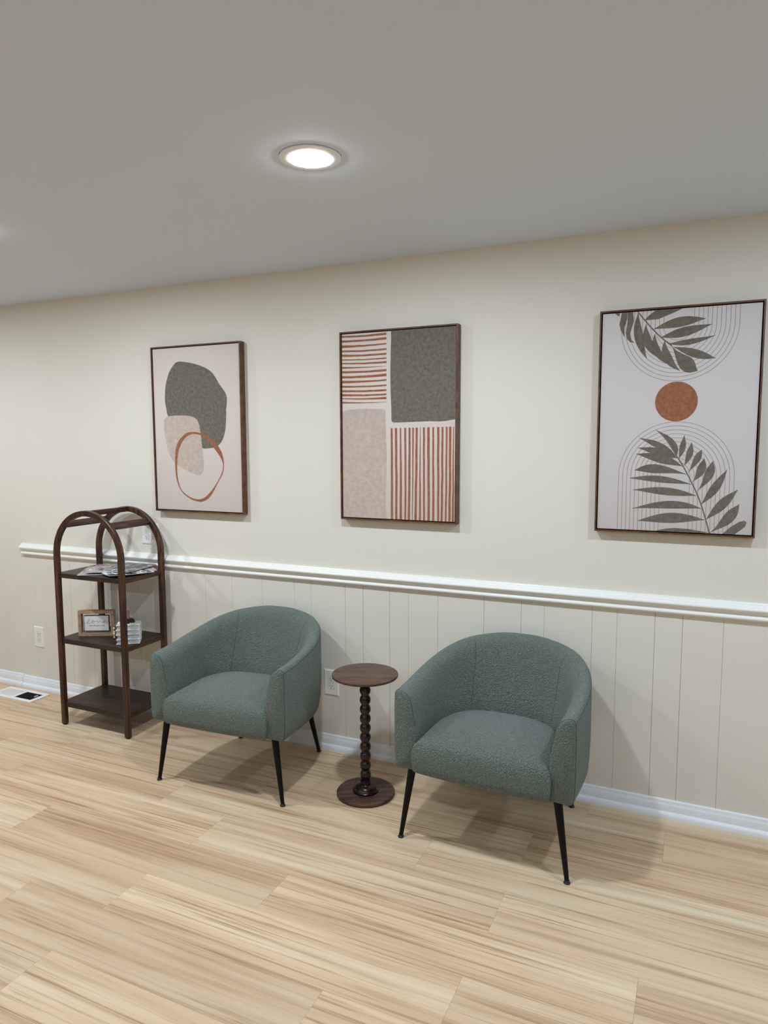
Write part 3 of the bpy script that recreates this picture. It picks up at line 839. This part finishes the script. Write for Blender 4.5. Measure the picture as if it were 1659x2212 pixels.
# ------------------------------------------------------------------ stacked white blocks shaped like books, beads and stamp
BK = (-2.842, -0.330); BA = math.radians(37)
def bk_world(u, dpt, z): return (BK[0] + u * math.cos(BA) - dpt * math.sin(BA), BK[1] + u * math.sin(BA) + dpt * math.cos(BA), Z2 + z)
M_COVER = paint('book_white_linen', (226, 226, 228), 0.75, 0.1, 500, 0.2)
M_PAGES = paint('book_pages', (205, 205, 208), 0.85, 0.25, 900, 0.1)
hts = [0.0255, 0.0258, 0.0262, 0.0275]
words = ['bottom', 'second lowest', 'third lowest', 'topmost']
z = 0.0
for i, hh in enumerate(hts):
    du, dd = (0.0, 0.0018, -0.0012, 0.001)[i], (0.0, 0.001, -0.0008, 0.0006)[i]
    p = bk_world(0.0605 + du, 0.0445 + dd, z)
    root = empty('book', p, BA + (0.0, 0.02, -0.015, 0.01)[i])
    w, d = 0.0605, 0.0445
    box('front_cover', -w, w, -d, d, hh - 0.0028, hh, M_COVER, root, 0.0006)
    box('back_cover', -w, w, -d, d, 0.0, 0.0028, M_COVER, root, 0.0006)
    v, f = [], []
    for k in range(9):                                    # rounded spine on the right end
        a = -PI / 2 + PI * k / 8
        v += [(w + 0.0035 * math.cos(a) - 0.003, -d, hh / 2 + hh / 2 * math.sin(a)), (w + 0.0035 * math.cos(a) - 0.003, d, hh / 2 + hh / 2 * math.sin(a))]
    f = [(2 * k, 2 * k + 1, 2 * k + 3, 2 * k + 2) for k in range(8)] + [tuple(range(0, 18, 2)), tuple(range(17, 0, -2)), (0, 16, 17, 1)]
    obj('spine', v, f, M_COVER, root, smooth=50)
    box('page_block', -w + 0.004, w - 0.003, -d + 0.004, d - 0.004, 0.0029, hh - 0.0029, M_PAGES, root)
    tag(root, f'small white decorative book, {words[i]} of the stack under the black stamp', 'book', 'stack of white decorative books')
    z += hh
ZTOP = z
M_BEAD = paint('wooden_bead_white', (236, 228, 216), 0.55, 0, 1, 0.3)
M_CORD = paint('jute_cord', (176, 156, 134), 0.9)
def make_beads():
    root = empty('bead_garland', bk_world(0, 0.03, ZTOP))
    O = root.location
    L = lambda u, d, zz: Vector(bk_world(u, d, zz)) - O
    path = [L(-0.009, 0.004, ZTOP - 0.068), L(-0.009, 0.004, ZTOP - 0.035), L(-0.0085, 0.006, ZTOP - 0.006), L(-0.004, 0.009, ZTOP + 0.0035), L(0.02, 0.010, ZTOP + 0.0045), L(0.06, 0.009, ZTOP + 0.0045), L(0.095, 0.010, ZTOP + 0.0045), L(0.117, 0.016, ZTOP + 0.0045), L(0.1255, 0.020, ZTOP + 0.001), L(0.128, 0.021, ZTOP - 0.022)]
    v, f = tube(catmull([tuple(p) for p in path], 4, False), 0.0009, 6); obj('cord', v, f, M_CORD, root, smooth=60)
    sp, sf = lathe([(0.0045 * math.cos(a), 0.0045 * math.sin(a)) for a in [(-0.44 + 0.88 * k / 8) * PI for k in range(9)]], 14)
    first = None
    for c in (L(-0.009, 0.004, ZTOP - 0.013), L(-0.009, 0.004, ZTOP - 0.034), L(-0.009, 0.004, ZTOP - 0.0435), L(0.075, 0.0092, ZTOP + 0.0049), L(0.0845, 0.0096, ZTOP + 0.0049), L(0.094, 0.010, ZTOP + 0.0049)):
        if first is None:
            first = o = obj('bead', sp, sf, M_BEAD, root, smooth=80)
        else:
            o = first.copy(); COL.objects.link(o); o.parent = root
        o.location = c
    v, f = tube([L(-0.009, 0.004, ZTOP - 0.066), L(-0.0095, 0.004, ZTOP - 0.060), L(-0.009, 0.004, ZTOP - 0.052)], 0, 8, [0.003, 0.0022, 0.0012])
    obj('tassel', v, f, M_BEAD, root)
    tag(root, 'short string of white wooden beads draped over the white book stack', 'beads')
make_beads()
def make_stamp():
    root = empty('hand_stamp', bk_world(0.062, 0.046, ZTOP), BA - 0.25)
    m1 = paint('stamp_black', (26, 32, 32), 0.5); m2 = paint('stamp_handle_wood', (146, 100, 82), 0.5, 0, 1, 0.35, 0)
    v, f = [], []
    prof = [(-0.028, 0.0), (0.028, 0.0), (0.0285, 0.006), (0.026, 0.016), (0.020, 0.0225), (0.010, 0.026), (-0.010, 0.026), (-0.020, 0.0225), (-0.026, 0.016), (-0.0285, 0.006)]
    n = len(prof)
    v = [(x, -0.016, zz) for x, zz in prof] + [(x, 0.016, zz) for x, zz in prof]
    f = [(i, (i + 1) % n, n + (i + 1) % n, n + i) for i in range(n)] + [tuple(range(n)), tuple(range(2 * n - 1, n - 1, -1))]
    obj('stamp_block', v, f, m1, root, smooth=35)
    v, f = lathe([(0.008, 0.0255), (0.0075, 0.030), (0.0062, 0.040), (0.0066, 0.054), (0.0072, 0.062), (0.0066, 0.068), (0.0042, 0.0715), (0.001, 0.0725)], 24)
    obj('handle', v, f, m2, root, smooth=50)
    tag(root, 'small black block stamp with upright brown handle on the topmost white book', 'stamp')
make_stamp()

# ------------------------------------------------------------------ magazines on the top shelf
def cover_mat(name, stops, sc, rot, glossy=0.35):
    m, nt, b = new_mat(name)
    tc = nt.nodes.new('ShaderNodeTexCoord'); mp = nt.nodes.new('ShaderNodeMapping')
    mp.inputs['Scale'].default_value = sc; mp.inputs['Rotation'].default_value = (0, 0, rot)
    nt.links.new(tc.outputs['Object'], mp.inputs[0])
    no = N(nt, 'ShaderNodeTexNoise'); no.inputs['Scale'].default_value = 1; no.inputs['Detail'].default_value = 5; no.inputs['Distortion'].default_value = 1.2
    nt.links.new(mp.outputs[0], no.inputs['Vector'])
    r_ = ramp(nt, no.outputs['Fac'], [(p, lin(c)) for p, c in stops])
    nt.links.new(r_.outputs[0], b.inputs['Base Color']); b.inputs['Roughness'].default_value = glossy
    b.inputs['Specular IOR Level'].default_value = 0.5
    return m
GREY = [(0.34, (44, 42, 44)), (0.47, (104, 100, 100)), (0.56, (170, 164, 164)), (0.68, (216, 210, 210))]
MAGS = [  # cx, cy, rot, w, h, layer z, curl, material, label
    (-3.0585, -0.203, 35, 0.200, 0.275, 0.0000, 0.0, cover_mat('cover_sage', [(0.3, (92, 98, 88)), (0.5, (150, 152, 138)), (0.7, (190, 190, 176))], (16, 30, 1), 0.2), 'sage grey magazine whose corner overhangs the left of the upper shelf'),
    (-2.911, -0.149, -35, 0.200, 0.260, 0.0042, 0.0, cover_mat('cover_pale', [(0.3, (170, 146, 150)), (0.5, (216, 194, 198)), (0.7, (232, 220, 222))], (14, 22, 1), 0.0), 'pale pink magazine sticking out beside the rear right upright'),
    (-2.857, -0.218, -28, 0.190, 0.240, 0.0084, 0.012, cover_mat('cover_zebra', [(0.42, (34, 34, 36)), (0.48, (70, 70, 72)), (0.52, (220, 220, 222)), (0.7, (232, 232, 232))], (10, 60, 1), 0.5), 'black and white magazine with a lifted front corner on the upper shelf'),
    (-3.015, -0.185, 31, 0.205, 0.262, 0.0126, 0.0, cover_mat('cover_blush', [(0.36, (58, 54, 56)), (0.45, (150, 138, 140)), (0.54, (206, 186, 188)), (0.68, (228, 218, 218))], (34, 62, 1), 0.1), 'blush and grey magazine lying across the sage one'),
    (-2.920, -0.147, 6, 0.208, 0.262, 0.0168, 0.004, cover_mat('cover_grey', GREY, (30, 30, 1), 0.3), 'grey photo-cover magazine topmost of the pile on the upper shelf')]
Z1 = 0.872
for cx, cy, rot, w, h, z0, curl, cm, lab in MAGS:
    root = empty('magazine', (cx, cy, Z1), math.radians(rot))
    nx, ny = 14, 10
    def sheet(name, za, zb, mat, k):
        v, f = [], []
        def up(i, j):
            u, t = i / nx, j / ny
            return curl * (max(0, u - 0.60) / 0.40) * (max(0, 0.42 - t) / 0.42)
        for zz in (za, zb):
            for j in range(ny + 1):
                for i in range(nx + 1):
                    v.append((-w / 2 + w * i / nx, -h / 2 + h * j / ny, z0 + zz + up(i, j) * k))
        m = (nx + 1) * (ny + 1)
        for j in range(ny):
            for i in range(nx):
                a = j * (nx + 1) + i; q = (a, a + 1, a + nx + 2, a + nx + 1)
                f.append(tuple(x + m for x in q)); f.append(q[::-1])
        for j in range(ny):
            for i in (0, nx):
                a = j * (nx + 1) + i; f.append((a, a + nx + 1, a + nx + 1 + m, a + m))
        for i in range(nx):
            for j in (0, ny):
                a = j * (nx + 1) + i; f.append((a, a + 1, a + 1 + m, a + m))
        return obj(name, v, f, mat, root, smooth=50)
    sheet('pages', 0.0002, 0.0034, M_PAGES, 0.5)
    sheet('cover', 0.0035, 0.0039, cm, 1.0)
    tag(root, lab, 'magazine', 'magazines on the upper shelf')

# ------------------------------------------------------------------ outlets
def outlet(name, cx, cz, w, h, cols, label, pitch=0.046):
    root = empty(name, (cx, 0, cz))
    bm = bmesh.new()
    d = 0.0062; b_ = 0.006
    v0 = [(-w / 2, 0, -h / 2), (w / 2, 0, -h / 2), (w / 2, 0, h / 2), (-w / 2, 0, h / 2)]
    v1 = [(x, -0.0018, z_) for x, _, z_ in v0]
    v2 = [(math.copysign(abs(x) - b_, x), -d, math.copysign(abs(z_) - b_, z_)) for x, _, z_ in v0]
    v = v0 + v1 + v2
    f = [(0, 1, 2, 3), (8, 9, 10, 11)]
    for k in (0, 4):
        for i in range(4):
            j = (i + 1) % 4; f.append((k + i, k + j, k + 4 + j, k + 4 + i))
    obj('wall_plate', v, f, M_PLATE, root)
    for c in range(cols):
        ox = (c - (cols - 1) / 2) * pitch
        for oz in (-0.0193, 0.0193):
            pts = []
            for k in range(32):
                a = 2 * PI * k / 32
                pts.append((max(-0.0168, min(0.0168, 0.0172 * math.cos(a) * 1.12)), max(-0.0145, min(0.0145, 0.0172 * math.sin(a)))))
            n = 32
            vv = [(x, -0.0075, z_) for x, z_ in pts] + [(x * 1.03, -0.0055, z_ * 1.03) for x, z_ in pts]
            ff = [tuple(range(n))] + [(i, (i + 1) % n, n + (i + 1) % n, n + i) for i in range(n)]
            rc = obj('receptacle', vv, ff, M_PLATE, root, (ox, 0, oz))
            vv = [(x * 1.07, -0.00632, z_ * 1.07) for x, z_ in pts] + [(x * 1.0, -0.00632, z_ * 1.0) for x, z_ in pts]
            obj('joint_gap', vv, [(i, (i + 1) % n, n + (i + 1) % n, n + i) for i in range(n)], M_SLOT, rc)
            for sx, hh in ((-0.0064, 0.0085), (0.0064, 0.0068)):
                box('slot', sx - 0.0012, sx + 0.0012, -0.0079, -0.0070, 0.0028 - hh / 2, 0.0028 + hh / 2, M_SLOT, rc)
            gv, gf = lathe([(0.0026, 0), (0.0026, 0.0009)], 14)
            obj('ground_hole', [(x, -0.0070 - z_, y - 0.0070) for x, y, z_ in gv], gf, M_SLOT, rc)
        gv, gf = lathe([(0.0028, 0), (0.0028, 0.0008), (0.002, 0.0012)], 16)
        obj('plate_screw', [(x + ox, -0.0060 - z_, y) for x, y, z_ in gv], gf, M_PLATE, root)
    tag(root, label, 'outlet', 'white wall outlets')
outlet('wall_outlet', -3.846, 0.346, 0.086, 0.136, 1, 'white duplex outlet on the bare wall above the floor register')
outlet('wall_outlet', -1.700, 0.352, 0.086, 0.136, 1, 'white duplex outlet partly behind the round side table')
outlet('wall_outlet', -2.883, 1.066, 0.126, 0.124, 2, 'white four-socket outlet above the chair rail behind the arched shelf')

# ------------------------------------------------------------------ floor register
def register():
    x0, x1, y0, y1 = -4.062, -3.702, -0.208, -0.062
    root = empty('floor_register', ((x0 + x1) / 2, (y0 + y1) / 2, 0))
    hx, hy = (x1 - x0) / 2, (y1 - y0) / 2
    t = 0.0055
    ex, ey = 0.022, 0.026
    def rim(name, a, c, e, g):
        box(name, a, c, e, g, 0.0, t, M_VENT, root, 0.0012)
    rim('rim', -hx, hx, -hy, -hy + ey); rim('rim', -hx, hx, hy - ey, hy)
    rim('rim', -hx, -hx + ex, -hy + ey, hy - ey); rim('rim', hx - ex - 0.008, hx, -hy + ey, hy - ey)
    box('mullion', -0.010, 0.010, -hy + ey, hy - ey, 0.0, t, M_VENT, root)
    box('duct_floor', -hx + 0.01, hx - 0.01, -hy + 0.01, hy - 0.01, 0.0003, 0.0008, M_DUCT, root)
    for side in (-1, 1):
        a = -hx + ex if side < 0 else 0.010
        c = -0.010 if side < 0 else hx - ex - 0.008
        n = 13
        for k in range(n):
            xx = a + (c - a) * (k + 0.5) / n
            w = 0.0036 if side < 0 else 0.0024
            o = box('louvre', xx - w, xx + w, -hy + ey, hy - ey, 0.0012, t - 0.0012, M_VENT if side < 0 else M_DUCT, root)
    box('damper_lever', hx - ex - 0.024, hx - ex - 0.020, -0.006, 0.022, 0.004, 0.011, M_VENT, root, 0.001)
    tag(root, 'white metal floor register with one dark louvre bank by the baseboard', 'vent')
register()
